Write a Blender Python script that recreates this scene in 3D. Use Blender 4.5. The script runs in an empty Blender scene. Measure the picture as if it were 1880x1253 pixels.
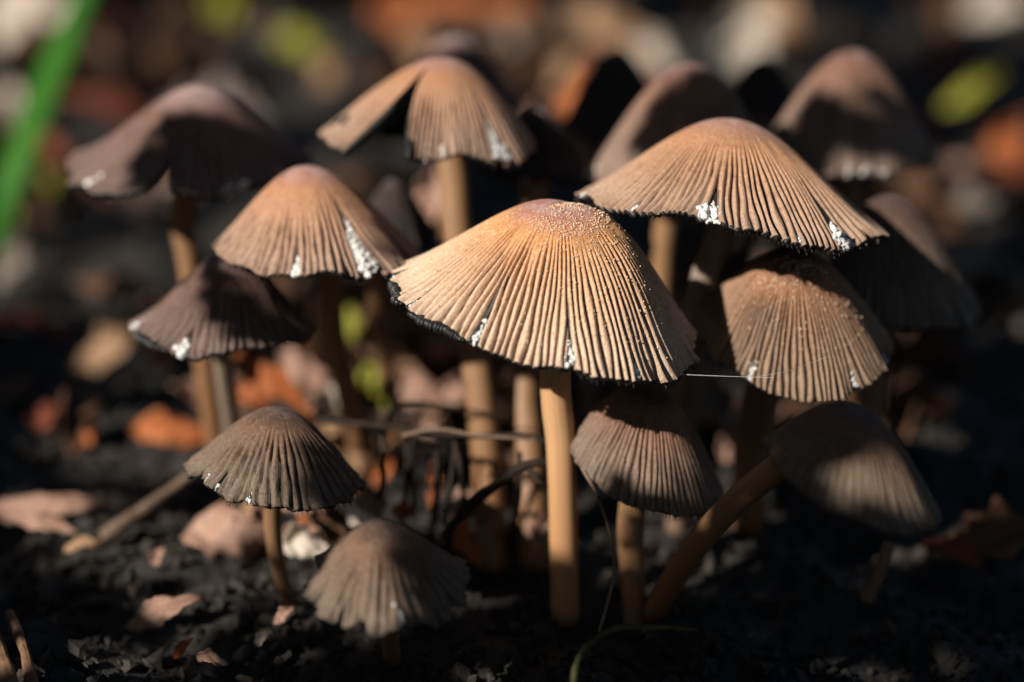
# A cluster of ink cap mushrooms on dark forest litter, lit by a low fleck of sun.
# All working coordinates are centimetres (x right, y away from the camera, z up); meshes are scaled to metres.
import bpy, math, random
import numpy as np
from mathutils import Vector, Matrix

U = 0.01
rng = np.random.default_rng(7)
random.seed(7)
sc = bpy.context.scene
COL = sc.collection

# ------------------------------------------------------------------ camera, sky, sun, exposure
PITCH = math.radians(20.0)
CAM_H = 13.75
W_PX, H_PX = 1880.0, 1253.0
LENS, SENSOR = 85.0, 36.0
F_PX = W_PX * LENS / SENSOR
FOCUS = 28.6

cam_d = bpy.data.cameras.new('camera')
cam_d.lens, cam_d.sensor_width = LENS, SENSOR
cam_d.clip_start, cam_d.clip_end = 0.005, 200.0
cam_d.dof.use_dof = True
cam_d.dof.focus_distance = FOCUS * U
cam_d.dof.aperture_fstop = 7.6
cam = bpy.data.objects.new('camera', cam_d)
COL.objects.link(cam)
cam.location = (0, 0, CAM_H * U)
cam.rotation_euler = (math.pi / 2 - PITCH, 0, 0)
sc.camera = cam

SUN_EL, SUN_AZ = math.radians(34.0), math.radians(49.0)      # azimuth turned from behind the camera towards the left
S = np.array([-math.cos(SUN_EL) * math.sin(SUN_AZ), -math.cos(SUN_EL) * math.cos(SUN_AZ), math.sin(SUN_EL)])
world = bpy.data.worlds.new('World')
sc.world = world
world.use_nodes = True
wn = world.node_tree
sky = wn.nodes.new('ShaderNodeTexSky')
sky.sky_type = 'NISHITA'
sky.sun_disc = False
sky.sun_elevation = SUN_EL
sky.sun_rotation = math.atan2(S[0], S[1])
bg = wn.nodes['Background']
bg.inputs['Strength'].default_value = 0.085
wn.links.new(sky.outputs[0], bg.inputs['Color'])
sun_d = bpy.data.lights.new('sun', 'SUN')
sun_d.energy = 5.0
sun_d.angle = math.radians(0.53)
sun_d.color = (1.0, 0.94, 0.85)
sun = bpy.data.objects.new('sun', sun_d)
COL.objects.link(sun)
sun.rotation_euler = Vector(S).to_track_quat('Z', 'Y').to_euler()
sun.location = (-0.5, -0.5, 1.0)
sc.view_settings.view_transform = 'Standard'
sc.view_settings.look = 'None'
sc.view_settings.exposure = 0.3
sc.view_settings.gamma = 1.0
sc.cycles.use_denoising = True
sc.cycles.max_bounces = 6
sc.cycles.diffuse_bounces = 3

# ------------------------------------------------------------------ pixel <-> space
RIGHT = np.array([1.0, 0, 0])
FWD = np.array([0, math.cos(PITCH), -math.sin(PITCH)])
UP = np.array([0, math.sin(PITCH), math.cos(PITCH)])
CAM = np.array([0, 0, CAM_H])
def P(px, py, d):
    return CAM + FWD * d + RIGHT * ((px - W_PX / 2) / F_PX * d) + UP * ((H_PX / 2 - py) / F_PX * d)
def ground_depth(px, py, z=0.0):
    t = (H_PX / 2 - py) / F_PX
    return (CAM_H - z) / (math.sin(PITCH) - t * math.cos(PITCH))
def PG(px, py, z=0.0):
    return P(px, py, ground_depth(px, py, z))
def in_view(p, margin=1.25):
    q = p - CAM
    d = q @ FWD
    return (d > -3) & (np.abs(q @ RIGHT) < margin * 0.2118 * np.maximum(d, 0) + 4) & (np.abs(q @ UP) < margin * 0.1412 * np.maximum(d, 0) + 4)

# ------------------------------------------------------------------ mesh helpers
def new_obj(name, verts, faces, mats, parent=None, smooth=True, attrs=None, mat_idx=None):
    me = bpy.data.meshes.new(name)
    verts = np.asarray(verts, dtype=np.float64) * U
    faces = [np.asarray(f) for f in (faces if isinstance(faces, list) else [faces]) if len(f)]
    me.vertices.add(len(verts))
    me.vertices.foreach_set('co', verts.astype(np.float32).ravel())
    loops = np.concatenate([f.ravel() for f in faces]).astype(np.int32)
    tot = np.concatenate([np.full(len(f), f.shape[1]) for f in faces]).astype(np.int32)
    start = np.concatenate([[0], np.cumsum(tot)[:-1]]).astype(np.int32)
    me.loops.add(len(loops)); me.loops.foreach_set('vertex_index', loops)
    me.polygons.add(len(tot))
    me.polygons.foreach_set('loop_start', start)
    me.polygons.foreach_set('loop_total', tot)
    if mat_idx is not None:
        me.polygons.foreach_set('material_index', np.asarray(mat_idx, dtype=np.int32))
    me.update(calc_edges=True)
    me.validate()
    me.polygons.foreach_set('use_smooth', np.full(len(me.polygons), smooth))
    for k, v in (attrs or {}).items():
        a = me.attributes.new(k, 'FLOAT_VECTOR', 'POINT')
        a.data.foreach_set('vector', np.asarray(v, dtype=np.float32).ravel())
    for m in (mats if isinstance(mats, (list, tuple)) else [mats]):
        me.materials.append(m)
    o = bpy.data.objects.new(name, me)
    COL.objects.link(o)
    if parent is not None:
        o.parent = parent
    return o

def tag(o, label, cat, group=None, kind=None):
    if label: o['label'] = label
    if cat: o['category'] = cat
    if group: o['group'] = group
    if kind: o['kind'] = kind
    return o

def empty(name, loc, label, cat, group=None):
    o = bpy.data.objects.new(name, None)
    COL.objects.link(o)
    o.empty_display_size = 0.01
    o.location = Vector(loc) * U
    return tag(o, label, cat, group)

def grid_faces(nr, nc, wrap=False):
    i = np.arange(nr - 1)[:, None]
    j = np.arange(nc if wrap else nc - 1)[None, :]
    j2 = (j + 1) % nc
    return np.stack([i * nc + j, i * nc + j2, (i + 1) * nc + j2, (i + 1) * nc + j], -1).reshape(-1, 4)

def spline(pts, n):
    pts = np.asarray(pts, float)
    if len(pts) == 2:
        return pts[0] + (pts[1] - pts[0]) * np.linspace(0, 1, n)[:, None]
    e = np.vstack([2 * pts[0] - pts[1], pts, 2 * pts[-1] - pts[-2]])
    m = len(pts) - 1
    t = np.linspace(0, m - 1e-9, n)
    k = t.astype(int); f = (t - k)[:, None]
    a, b, c, d = e[k], e[k + 1], e[k + 2], e[k + 3]
    return 0.5 * (2 * b + (c - a) * f + (2 * a - 5 * b + 4 * c - d) * f ** 2 + (3 * b - a - 3 * c + d) * f ** 3)

def tube(path, rad, sides=12, bumps=0.0, seed=0, cap=True):
    path = np.asarray(path, float); n = len(path)
    rad = np.broadcast_to(np.asarray(rad, float), (n,))
    T = np.gradient(path, axis=0); T /= np.linalg.norm(T, axis=1)[:, None] + 1e-12
    ref = np.array([0.31, 0.9, 0.2]) if abs(T[0] @ np.array([0.31, 0.9, 0.2])) < 0.9 else np.array([1.0, 0, 0])
    A = np.zeros_like(path); a = ref
    for i in range(n):
        a = a - T[i] * (a @ T[i]); a /= np.linalg.norm(a); A[i] = a
    B = np.cross(T, A)
    ph = np.linspace(0, 2 * np.pi, sides, endpoint=False)
    rr = rad[:, None] * np.ones(sides)
    if bumps:
        r2 = np.random.default_rng(seed)
        k1, k2, k3 = r2.uniform(0, 6, 3)
        li = np.linspace(0, 1, n)[:, None]
        rr = rr * (1 + bumps * (np.sin(2 * ph + k1 + 3 * li) * 0.5 + np.sin(ph * 3 + k2 - 5 * li) * 0.3 + np.sin(li * 37 + k3) * 0.25 + np.sin(li * 17 + k1 + ph) * 0.4))
    V = path[:, None] + A[:, None] * (np.cos(ph) * rr)[..., None] + B[:, None] * (np.sin(ph) * rr)[..., None]
    att = np.stack([np.broadcast_to(np.cos(ph), (n, sides)), np.broadcast_to(np.sin(ph), (n, sides)), np.broadcast_to(np.linspace(0, 1, n)[:, None], (n, sides))], -1)
    V = V.reshape(-1, 3); F = [grid_faces(n, sides, True)]
    att = att.reshape(-1, 3)
    if cap:
        V = np.vstack([V, path[0] - T[0] * rad[0] * 0.3, path[-1] + T[-1] * rad[-1] * 0.3])
        att = np.vstack([att, [0, 0, 0], [0, 0, 1]])
        j = np.arange(sides); m = n * sides
        F.append(np.stack([np.full(sides, m), (j + 1) % sides, j], -1))
        F.append(np.stack([np.full(sides, m + 1), (n - 1) * sides + j, (n - 1) * sides + (j + 1) % sides], -1))
    return V, F, att

_ico = None
def ico():
    global _ico
    if _ico is None:
        t = (1 + 5 ** 0.5) / 2
        v = np.array([[-1, t, 0], [1, t, 0], [-1, -t, 0], [1, -t, 0], [0, -1, t], [0, 1, t], [0, -1, -t], [0, 1, -t], [t, 0, -1], [t, 0, 1], [-t, 0, -1], [-t, 0, 1]], float)
        v /= np.linalg.norm(v, axis=1)[:, None]
        f = np.array([[0, 11, 5], [0, 5, 1], [0, 1, 7], [0, 7, 10], [0, 10, 11], [1, 5, 9], [5, 11, 4], [11, 10, 2], [10, 7, 6], [7, 1, 8], [3, 9, 4], [3, 4, 2], [3, 2, 6], [3, 6, 8], [3, 8, 9], [4, 9, 5], [2, 4, 11], [6, 2, 10], [8, 6, 7], [9, 8, 1]])
        _ico = v, f
    return _ico

def blobs(centres, sizes, r):
    """many small irregular lumps joined into one mesh; sizes (n,3)"""
    v, f = ico(); n = len(centres)
    q = r.normal(size=(n, 3, 3)); q = np.linalg.qr(q)[0]
    j = 1 + 0.25 * r.normal(size=(n, 12, 1))
    V = np.einsum('nij,nkj->nki', q, v[None] * j * sizes[:, None, :]) + centres[:, None]
    F = f[None] + (np.arange(n) * 12)[:, None, None]
    return V.reshape(-1, 3), F.reshape(-1, 3)

# ------------------------------------------------------------------ materials
def mat(name, rough=0.8, spec=0.3, sss=None):
    m = bpy.data.materials.new(name); m.use_nodes = True
    b = m.node_tree.nodes['Principled BSDF']
    b.inputs['Roughness'].default_value = rough
    b.inputs['Specular IOR Level'].default_value = spec
    if sss:
        b.inputs['Subsurface Weight'].default_value = sss[0]
        b.inputs['Subsurface Scale'].default_value = sss[1] * U
        b.inputs['Subsurface Radius'].default_value = (1.0, 0.45, 0.2)
    return m, m.node_tree, b

class N:
    """terse node builder"""
    def __init__(s, nt): s.nt = nt
    def attr(s, name):
        n = s.nt.nodes.new('ShaderNodeAttribute'); n.attribute_name = name; return n.outputs['Vector']
    def obj(s): return s.nt.nodes.new('ShaderNodeTexCoord').outputs['Object']
    def put(s, v, sock):
        if isinstance(v, bpy.types.NodeSocket): s.nt.links.new(v, sock)
        else: sock.default_value = v
    def sep(s, v):
        n = s.nt.nodes.new('ShaderNodeSeparateXYZ'); s.put(v, n.inputs[0]); return n.outputs
    def noise(s, v, scale, detail=4, rough=0.6, mul=None):
        if mul is not None:
            k = s.nt.nodes.new('ShaderNodeVectorMath'); k.operation = 'MULTIPLY'; s.put(v, k.inputs[0]); k.inputs[1].default_value = mul; v = k.outputs[0]
        n = s.nt.nodes.new('ShaderNodeTexNoise'); s.put(v, n.inputs['Vector'])
        n.inputs['Scale'].default_value = scale; n.inputs['Detail'].default_value = detail; n.inputs['Roughness'].default_value = rough
        return n.outputs['Fac']
    def math(s, op, a, b=0.0, clamp=False):
        n = s.nt.nodes.new('ShaderNodeMath'); n.operation = op; n.use_clamp = clamp; s.put(a, n.inputs[0]); s.put(b, n.inputs[1]); return n.outputs[0]
    def map(s, v, a, b, c=0.0, d=1.0):
        n = s.nt.nodes.new('ShaderNodeMapRange'); n.interpolation_type = 'SMOOTHSTEP'; s.put(v, n.inputs[0])
        for i, x in enumerate((a, b, c, d)): n.inputs[i + 1].default_value = x
        return n.outputs[0]
    def ramp(s, v, stops):
        n = s.nt.nodes.new('ShaderNodeValToRGB'); s.put(v, n.inputs[0]); e = n.color_ramp.elements
        while len(e) < len(stops): e.new(0.5)
        for k, (p, c) in zip(e, stops): k.position = p; k.color = (*c, 1)
        return n.outputs[0]
    def mix(s, f, a, b, mode='MIX'):
        n = s.nt.nodes.new('ShaderNodeMix'); n.data_type = 'RGBA'; n.blend_type = mode
        s.put(f, n.inputs[0])
        for k, x in ((6, a), (7, b)):
            s.put((*x, 1) if isinstance(x, tuple) and len(x) == 3 else x, n.inputs[k])
        return n.outputs[2]
    def bump(s, h, strength, dist, normal=None):
        n = s.nt.nodes.new('ShaderNodeBump'); s.put(h, n.inputs['Height']); n.inputs['Strength'].default_value = strength; n.inputs['Distance'].default_value = dist * U
        if normal is not None: s.put(normal, n.inputs['Normal'])
        return n.outputs[0]

def cap_material(apex, mid, rim, line, felt=0.3, striate=0.75, stain=0.3):
    """pigment runs from the apex disc to the margin; thin flesh between pleats lets the ink black gills show as dark lines"""
    m, nt, b = mat('ink_cap_skin', 0.78, 0.22)
    k = N(nt)
    s, pl, rnd = k.sep(k.attr('capdata'))
    fib = k.attr('fib')
    n1 = k.noise(fib, 1.0, 5, 0.65)
    n2 = k.noise(fib, 5.0, 3, 0.6)
    grain = k.noise(k.obj(), 2300, 3, 0.75)
    big = k.noise(k.obj(), 160, 3, 0.6)
    sp = k.math('ADD', s, k.math('MULTIPLY', k.math('SUBTRACT', n1, 0.5), 0.16))
    base = k.ramp(sp, [(0.0, apex), (0.2, apex), (0.38, mid), (0.62, tuple((a + c) / 2 for a, c in zip(mid, rim))), (0.9, rim), (1.0, tuple(x * 0.8 for x in rim))])
    base = k.mix(k.map(grain, 0.5, 0.72, 0.0, 0.55), base, tuple(min(1, x * 1.35 + 0.06) for x in rim))
    base = k.mix(k.map(grain, 0.46, 0.3, 0.0, 0.6), base, tuple(x * 0.38 for x in mid))
    base = k.mix(k.math('MULTIPLY', k.map(n2, 0.5, 0.8), 0.3), base, tuple(x * 0.45 for x in mid))
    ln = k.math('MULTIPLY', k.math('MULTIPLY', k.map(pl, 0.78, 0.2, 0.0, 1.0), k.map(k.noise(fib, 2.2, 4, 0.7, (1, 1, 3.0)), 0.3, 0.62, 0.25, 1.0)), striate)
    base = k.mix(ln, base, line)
    st = k.math('MULTIPLY', k.map(k.noise(k.obj(), 330, 4, 0.7), 0.55, 0.7), stain)
    base = k.mix(st, base, line)
    # pale felt left on the apex
    ft = k.math('MULTIPLY', k.map(s, 0.34, 0.08), k.map(k.noise(k.obj(), 620, 4, 0.7), 0.42, 0.62))
    base = k.mix(k.math('MULTIPLY', ft, felt), base, (0.52, 0.36, 0.33))
    k.put(base, b.inputs['Base Color'])
    nb = k.bump(grain, 0.8, 0.014)
    nb = k.bump(n2, 0.5, 0.02, nb)
    k.put(nb, b.inputs['Normal'])
    b.inputs['Sheen Weight'].default_value = 0.08
    b.inputs['Sheen Roughness'].default_value = 0.4
    return m

def flat_material(name, c1, c2, scale, rough=0.8, spec=0.3, bump=0.3, dist=0.02, sss=None):
    m, nt, b = mat(name, rough, spec, sss); k = N(nt)
    n = k.noise(k.obj(), scale, 5, 0.65)
    k.put(k.ramp(n, [(0.3, c1), (0.7, c2)]), b.inputs['Base Color'])
    if bump: k.put(k.bump(k.noise(k.obj(), scale * 3, 4, 0.6), bump, dist), b.inputs['Normal'])
    return m

def stem_material(c1, c2):
    m, nt, b = mat('stem_flesh', 0.5, 0.35, (0.35, 0.12)); k = N(nt)
    t = k.attr('tubedata')
    x, y, z = k.sep(t)
    f = k.noise(t, 7.0, 4, 0.6, (1, 1, 0.35))
    c = k.ramp(f, [(0.3, tuple(v * 0.8 for v in c1)), (0.6, c1), (0.8, c2)])
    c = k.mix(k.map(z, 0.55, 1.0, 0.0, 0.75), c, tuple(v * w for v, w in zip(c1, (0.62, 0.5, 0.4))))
    k.put(c, b.inputs['Base Color'])
    k.put(k.bump(k.noise(t, 16.0, 4, 0.65, (1, 1, 0.2)), 0.22, 0.012), b.inputs['Normal'])
    return m

def leaf_material(name, c1, c2, c3, transl=0.25):
    m, nt, b = mat(name, 0.6, 0.35); k = N(nt)
    uv = k.attr('luv'); x, y, z = k.sep(uv)
    n = k.noise(k.obj(), 140, 5, 0.65)
    base = k.ramp(n, [(0.28, c1), (0.5, c2), (0.72, c3)])
    base = k.mix(k.map(k.noise(k.obj(), 330, 4, 0.7), 0.56, 0.68, 0.0, 0.7), base, tuple(v * 0.35 for v in c1))
    vein = k.math('ABSOLUTE', k.math('SINE', k.math('MULTIPLY', k.math('SUBTRACT', x, k.math('MULTIPLY', k.math('ABSOLUTE', y), 0.35)), 28.0)))
    vl = k.map(vein, 0.22, 0.02)
    base = k.mix(k.math('MULTIPLY', vl, 0.35), base, tuple(min(1, v * 1.3) for v in c3))
    k.put(base, b.inputs['Base Color'])
    nb = k.bump(vl, 0.5, 0.03)
    k.put(k.bump(k.noise(k.obj(), 420, 4, 0.7), 0.5, 0.03, nb), b.inputs['Normal'])
    tr = nt.nodes.new('ShaderNodeBsdfTranslucent'); k.put(base, tr.inputs[0])
    mx = nt.nodes.new('ShaderNodeMixShader'); mx.inputs[0].default_value = transl
    out = nt.nodes['Material Output']
    nt.links.new(b.outputs[0], mx.inputs[1]); nt.links.new(tr.outputs[0], mx.inputs[2]); nt.links.new(mx.outputs[0], out.inputs[0])
    return m

M_GILL = flat_material('ink_black_gills', (0.014, 0.015, 0.015), (0.026, 0.026, 0.026), 900, 0.5, 0.5, 0.3, 0.01)
M_TUFT = flat_material('white_veil_cotton', (0.62, 0.61, 0.58), (0.82, 0.8, 0.77), 2500, 0.9, 0.2, 0.6, 0.01)
M_MICA = flat_material('pale_cap_granule', (0.7, 0.46, 0.3), (0.85, 0.66, 0.48), 1500, 0.7, 0.3, 0)
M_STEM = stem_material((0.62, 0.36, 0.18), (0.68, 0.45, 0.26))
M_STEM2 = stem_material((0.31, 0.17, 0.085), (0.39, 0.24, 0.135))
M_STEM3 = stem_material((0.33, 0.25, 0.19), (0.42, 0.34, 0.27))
M_TWIG = flat_material('dark_twig_bark', (0.012, 0.009, 0.007), (0.04, 0.028, 0.02), 500, 0.85, 0.2, 0.8, 0.03)
M_TWIG2 = flat_material('weathered_twig_bark', (0.10, 0.065, 0.045), (0.24, 0.165, 0.12), 350, 0.85, 0.2, 0.8, 0.03)
M_SOIL = flat_material('black_forest_soil', (0.016, 0.016, 0.015), (0.04, 0.035, 0.03), 120, 0.7, 0.4, 1.0, 0.15)
M_CRUMB = flat_material('soil_crumb', (0.015, 0.014, 0.013), (0.045, 0.036, 0.028), 300, 0.75, 0.4, 0.6, 0.04)
M_WOOD = flat_material('rotten_wood', (0.07, 0.04, 0.022), (0.26, 0.15, 0.085), 150, 0.85, 0.2, 0.9, 0.06)
M_GRASS = leaf_material('fresh_grass', (0.02, 0.13, 0.01), (0.04, 0.20, 0.016), (0.10, 0.26, 0.03), 0.35)
M_SHADE = leaf_material('shade_leaf', (0.015, 0.03, 0.008), (0.025, 0.045, 0.012), (0.03, 0.05, 0.015), 0.1)  # leaves of the added, unseen shading shrubs
M_THREAD = flat_material('spider_silk', (0.6, 0.6, 0.6), (0.8, 0.8, 0.8), 100, 0.4, 0.5, 0)
LEAFM = {
    'tan':    leaf_material('tan_dead_leaf', (0.24, 0.13, 0.065), (0.42, 0.25, 0.14), (0.5, 0.32, 0.19)),
    'pink':   leaf_material('pinkish_dead_leaf', (0.28, 0.145, 0.10), (0.47, 0.28, 0.205), (0.58, 0.38, 0.29)),
    'orange': leaf_material('orange_dead_leaf', (0.28, 0.07, 0.018), (0.5, 0.15, 0.045), (0.62, 0.24, 0.08)),
    'brown':  leaf_material('brown_dead_leaf', (0.07, 0.032, 0.017), (0.14, 0.07, 0.037), (0.2, 0.105, 0.06)),
    'pale':   leaf_material('bleached_dead_leaf', (0.55, 0.44, 0.35), (0.7, 0.6, 0.5), (0.8, 0.72, 0.62)),
    'yellow': leaf_material('yellow_green_leaf', (0.20, 0.20, 0.02), (0.32, 0.32, 0.035), (0.42, 0.38, 0.06)),
    'grey':   leaf_material('grey_dead_leaf', (0.13, 0.10, 0.08), (0.24, 0.19, 0.155), (0.34, 0.28, 0.23)),
    'red':    leaf_material('russet_dead_leaf', (0.12, 0.028, 0.015), (0.22, 0.055, 0.028), (0.3, 0.09, 0.045)),
}

# ------------------------------------------------------------------ ground
def ground_height(x, y):
    r = np.sqrt(x ** 2 + (y - 29) ** 2)
    h = 0.22 * np.sin(x * 0.9 + 1.3 + np.sin(y * 0.7)) * np.sin(y * 0.8 + 0.4) + 0.12 * np.sin(x * 2.3 + y * 1.7) + 0.08 * np.sin(x * 4.1 - y * 3.7 + 1.0)
    return h * np.minimum(1, 0.3 + r / 12) - 0.1 + 0.0 * r
nG = 420
t = np.linspace(-1, 1, nG)
gx = 9.0 * np.sinh(t * 7.2) / 1.0
gy = 29 + 9.0 * np.sinh(t * 7.2)
X, Y = np.meshgrid(gx, gy)
Z = ground_height(X, Y) + rng.normal(size=X.shape) * np.clip(np.abs(np.gradient(X, axis=1)), 0, 1.2) * 0.06
o = new_obj('ground', np.stack([X, Y, Z], -1).reshape(-1, 3), grid_faces(nG, nG), M_SOIL)
o['kind'] = 'structure'

# ------------------------------------------------------------------ mushrooms
def wrap(a): return (a + np.pi) % (2 * np.pi) - np.pi
def smooth(a, b, x):
    t = np.clip((x - a) / (b - a), 0, 1); return t * t * (3 - 2 * t)

class Cap:
    """a pleated ink cap: bell profile, radial pleats, radial tears, uneven margin. Angles in degrees: -90 faces the camera, 180 left."""
    def __init__(s, left, right, apex, bottom, depth, pleats=84, depth_pl=0.05, round_=0.35, flare=0.15, splits=(), wave=0.05, seed=1,
                 start=(0.22, 0.42), lobes=(), edge=0.02, tip=None, bulge=()):
        r = np.random.default_rng(seed); s.r = r
        L, R_, A, B = (np.array(v, float) for v in (left, right, apex, bottom))
        sc_ = depth / F_PX
        c = (L + R_) / 2; dv = R_ - L; rad = np.linalg.norm(dv) / 2; tx = dv / np.linalg.norm(dv)
        nrm = np.array([tx[1], -tx[0]])
        a_n, a_t = (A - c) @ nrm, (A - c) @ tx
        bb = (B - c) @ -nrm
        se = np.clip(bb / rad, 0.08, 0.8) if tip is None else math.sin(math.radians(tip))
        e = math.asin(se)
        s.R = rad * sc_; s.H = a_n * sc_ / math.cos(e); s.shx = a_t * sc_
        s.c = P(c[0], c[1], depth); s.depth = depth
        ex = RIGHT * tx[0] - UP * tx[1]
        en = RIGHT * nrm[0] - UP * nrm[1]
        s.ez = en * math.cos(e) - FWD * math.sin(e)
        s.ex = ex; s.ey = np.cross(s.ez, s.ex)
        s.N = pleats; s.dp = depth_pl; s.a = round_; s.fl = flare; s.wave = wave; s.edge = edge
        s.splits = [(math.radians(a), s0, math.radians(w), cu) for a, s0, w, cu in splits]
        s.lobes = [(math.radians(a), math.radians(w), h) for a, w, h in lobes]
        s.bulge = [(math.radians(a), math.radians(w), h) for a, w, h in bulge]
        s.ph = r.uniform(0, 6.28, 12)
        s.pstart = r.uniform(*start, size=pleats)
        s.pamp = np.clip(r.normal(1, 0.28, size=pleats), 0.25, 1.6)
        s.pedge = r.normal(0, 1, size=pleats)
    def f(s, q):
        f0 = (np.sqrt(q * q + s.a ** 2) - s.a) / (math.sqrt(1 + s.a ** 2) - s.a)
        return f0 * (1 + s.fl) - s.fl * q ** 4
    def phase(s, th):
        w = th + 0.014 * np.sin(5 * th + s.ph[0]) + 0.010 * np.sin(11 * th + s.ph[1]) + 0.006 * np.sin(23 * th + s.ph[2])
        return (w / (2 * np.pi)) % 1.0 * s.N
    def surf(s, th, q, side=0, drop=0.0, flatp=False):
        """angle, radial 0..1 -> camera-world position, pleat height 0..1"""
        p = s.phase(th) + (0.16 * np.sin(6.5 * q + 7 * th + s.ph[3]) + 0.11 * np.sin(12 * q - 19 * th + s.ph[4]) + 0.09 * np.sin(21 * q + 31 * th + s.ph[5])) * q
        i = np.floor(p).astype(int) % s.N; fr = p - np.floor(p)
        pl = np.abs(np.sin(np.pi * fr)) ** 0.75
        j = np.where(fr > 0.5, (i + 1) % s.N, (i - 1) % s.N); w = np.abs(fr - 0.5)
        st = s.pstart[i] * (1 - w) + s.pstart[j] * w
        am = s.pamp[i] * (1 - w) + s.pamp[j] * w
        gr = smooth(st, st + 0.3, q) * np.clip(am, 0.2, 1.6)
        t2 = th.copy() if isinstance(th, np.ndarray) else np.array(th)
        dz = np.zeros_like(q * th)
        for (a, s0, wd, cu) in s.splits:
            d = wrap(th - a)
            sg = np.where(np.abs(d) < 1e-6, side, np.sign(d))
            g = np.clip((q - s0) / (1 - s0), 0, 1) ** 1.25
            t2 = t2 + sg * wd / 2 * g * np.exp(-np.abs(d) / 0.3)
            dz = dz - cu * s.R * g * np.exp(-np.abs(d) / 0.16)
        for (a, wd, h) in s.lobes:
            dz = dz + h * s.R * q ** 2.5 * np.exp(-(wrap(th - a) / wd) ** 2)
        for (a, wd, h) in s.bulge:
            dz = dz + h * s.R * np.sin(np.pi * np.clip(q, 0, 1)) ** 1.3 * np.exp(-(wrap(th - a) / wd) ** 2)
        wv = s.wave * s.R * q ** 3 * (np.sin(3 * th + s.ph[3]) * 0.6 + np.sin(5 * th + s.ph[4]) * 0.45 + np.sin(8 * th + s.ph[5]) * 0.3 + np.sin(13 * th + s.ph[6]) * 0.25)
        ed = 1 + s.edge * q ** 4 * (np.sin(4 * th + s.ph[7]) + 0.7 * np.sin(9 * th + s.ph[8]) + 0.6 * np.sin(17 * th + s.ph[9]) + 0.5 * s.pedge[i] * smooth(0.9, 1, q)) + 0.012 * (pl - 0.6) * smooth(0.85, 1, q)
        qq = q * ed
        low = 1 + 0.03 * np.sin(2 * th + s.ph[10]) * q + 0.02 * np.sin(3 * th + s.ph[11]) * q
        fz = s.f(q)
        k = s.H / s.R * (1.0 - 0.2 * q)
        nr, nz = k / np.sqrt(1 + k * k), 1 / np.sqrt(1 + k * k)
        gp = 0.0 if flatp else -(1 - pl) * gr * s.dp
        rr = s.R * qq * low + gp * nr - drop * nr
        z = s.H * (1 - fz) + dz + wv + gp * nz - drop * nz
        x = rr * np.cos(t2) + s.shx * (1 - fz); y = rr * np.sin(t2)
        pos = s.c + x[..., None] * s.ex + y[..., None] * s.ey + z[..., None] * s.ez
        return pos, 1 - (1 - pl) * np.clip(gr, 0, 1)

def build_cap(C, parent, origin, material, per=6, rings=40, thick=0.05, gill=0.22, name='cap'):
    n = C.N * per
    base = np.arange(n) * 2 * np.pi / n - np.pi
    cut = {}
    for k, (a, s0, wd, cu) in enumerate(C.splits):
        i = int(np.argmin(np.abs(wrap(base - a)))); cut[i] = s0
        C.splits[k] = (base[i], s0, wd, cu)
    seq, side, skip, dup = [], [], [], {}
    for i in range(n):
        seq.append(i); side.append(-1 if i in cut else 0)
        if i in cut:
            skip.append(len(seq) - 1); dup[len(seq)] = cut[i]; seq.append(i); side.append(1)
    th = base[seq]; side = np.array(side)
    q = np.linspace(0, 1, rings) ** 0.9
    q[0] = 0.004
    TH, Q = np.meshgrid(th, q); SD = np.broadcast_to(side, TH.shape)
    V, pl = C.surf(TH, Q, SD)
    nc = len(seq)
    idx = np.arange(rings * nc).reshape(rings, nc)
    for kcol, s0 in dup.items():
        m = q <= s0
        idx[m, kcol] = idx[m, kcol - 1]
    i = np.arange(rings - 1)[:, None]; cols = np.array([k for k in range(nc) if k not in skip]); j2 = (cols + 1) % nc
    F = np.stack([idx[i, cols], idx[i + 1, cols], idx[i + 1, j2], idx[i, j2]], -1).reshape(-1, 4)
    Vf = np.vstack([V.reshape(-1, 3), C.surf(np.array([0.0]), np.array([0.0]))[0]]) - origin
    apex = len(Vf) - 1
    Ft = np.stack([np.full(len(cols), apex), idx[0, cols], idx[0, j2]], -1)
    data = np.vstack([np.stack([Q, pl, np.broadcast_to(TH / 6.2832, Q.shape)], -1).reshape(-1, 3), [0, 1, 0]])
    fib = np.vstack([np.stack([np.cos(TH) * 9, np.sin(TH) * 9, Q * 1.3], -1).reshape(-1, 3), [0, 0, 0]])
    o = new_obj(name, Vf, [F, Ft], [material, M_GILL], parent, True, {'capdata': data, 'fib': fib})
    md = o.modifiers.new('flesh', 'SOLIDIFY'); md.thickness = thick * U; md.offset = -1.0; md.material_offset = 1; md.material_offset_rim = 1
    md.use_quality_normals = False
    # gills: thin ink black blades under the cap, one per pleat groove, comb-like at the margin
    ng = C.N
    gth = np.repeat((np.arange(2 * ng) / (2 * ng)) * 2 * np.pi - np.pi, 1)
    gq = np.concatenate([np.linspace(0.16, 0.9, 9), [0.96, 1.0, 1.012]])
    GT, GQ = np.meshgrid(gth, gq, indexing='ij')
    top = C.surf(GT, GQ, 0, drop=thick * 0.9)[0]
    gd = gill * np.sin(np.pi * np.clip(GQ, 0, 1) ** 0.8 * 0.93 + 0.06) + 0.02
    rg = np.random.default_rng(5)
    gd = gd * (1 + 0.25 * rg.normal(size=(2 * ng, 1))) * (1 - 0.6 * smooth(0.88, 1.0, GQ))
    bot = top - C.ez * np.clip(gd, 0.025, 1)[..., None] * 1.0
    m = len(gq)
    GV = np.stack([top, bot], 2).reshape(-1, 3) - origin
    gi = (np.arange(2 * ng)[:, None] * m + np.arange(m - 1)[None]) * 2
    GF = np.stack([gi, gi + 1, gi + 3, gi + 2], -1).reshape(-1, 4)
    g = new_obj('gills', GV, GF, M_GILL, parent, False); g['kind'] = 'stuff'
    return o

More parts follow.
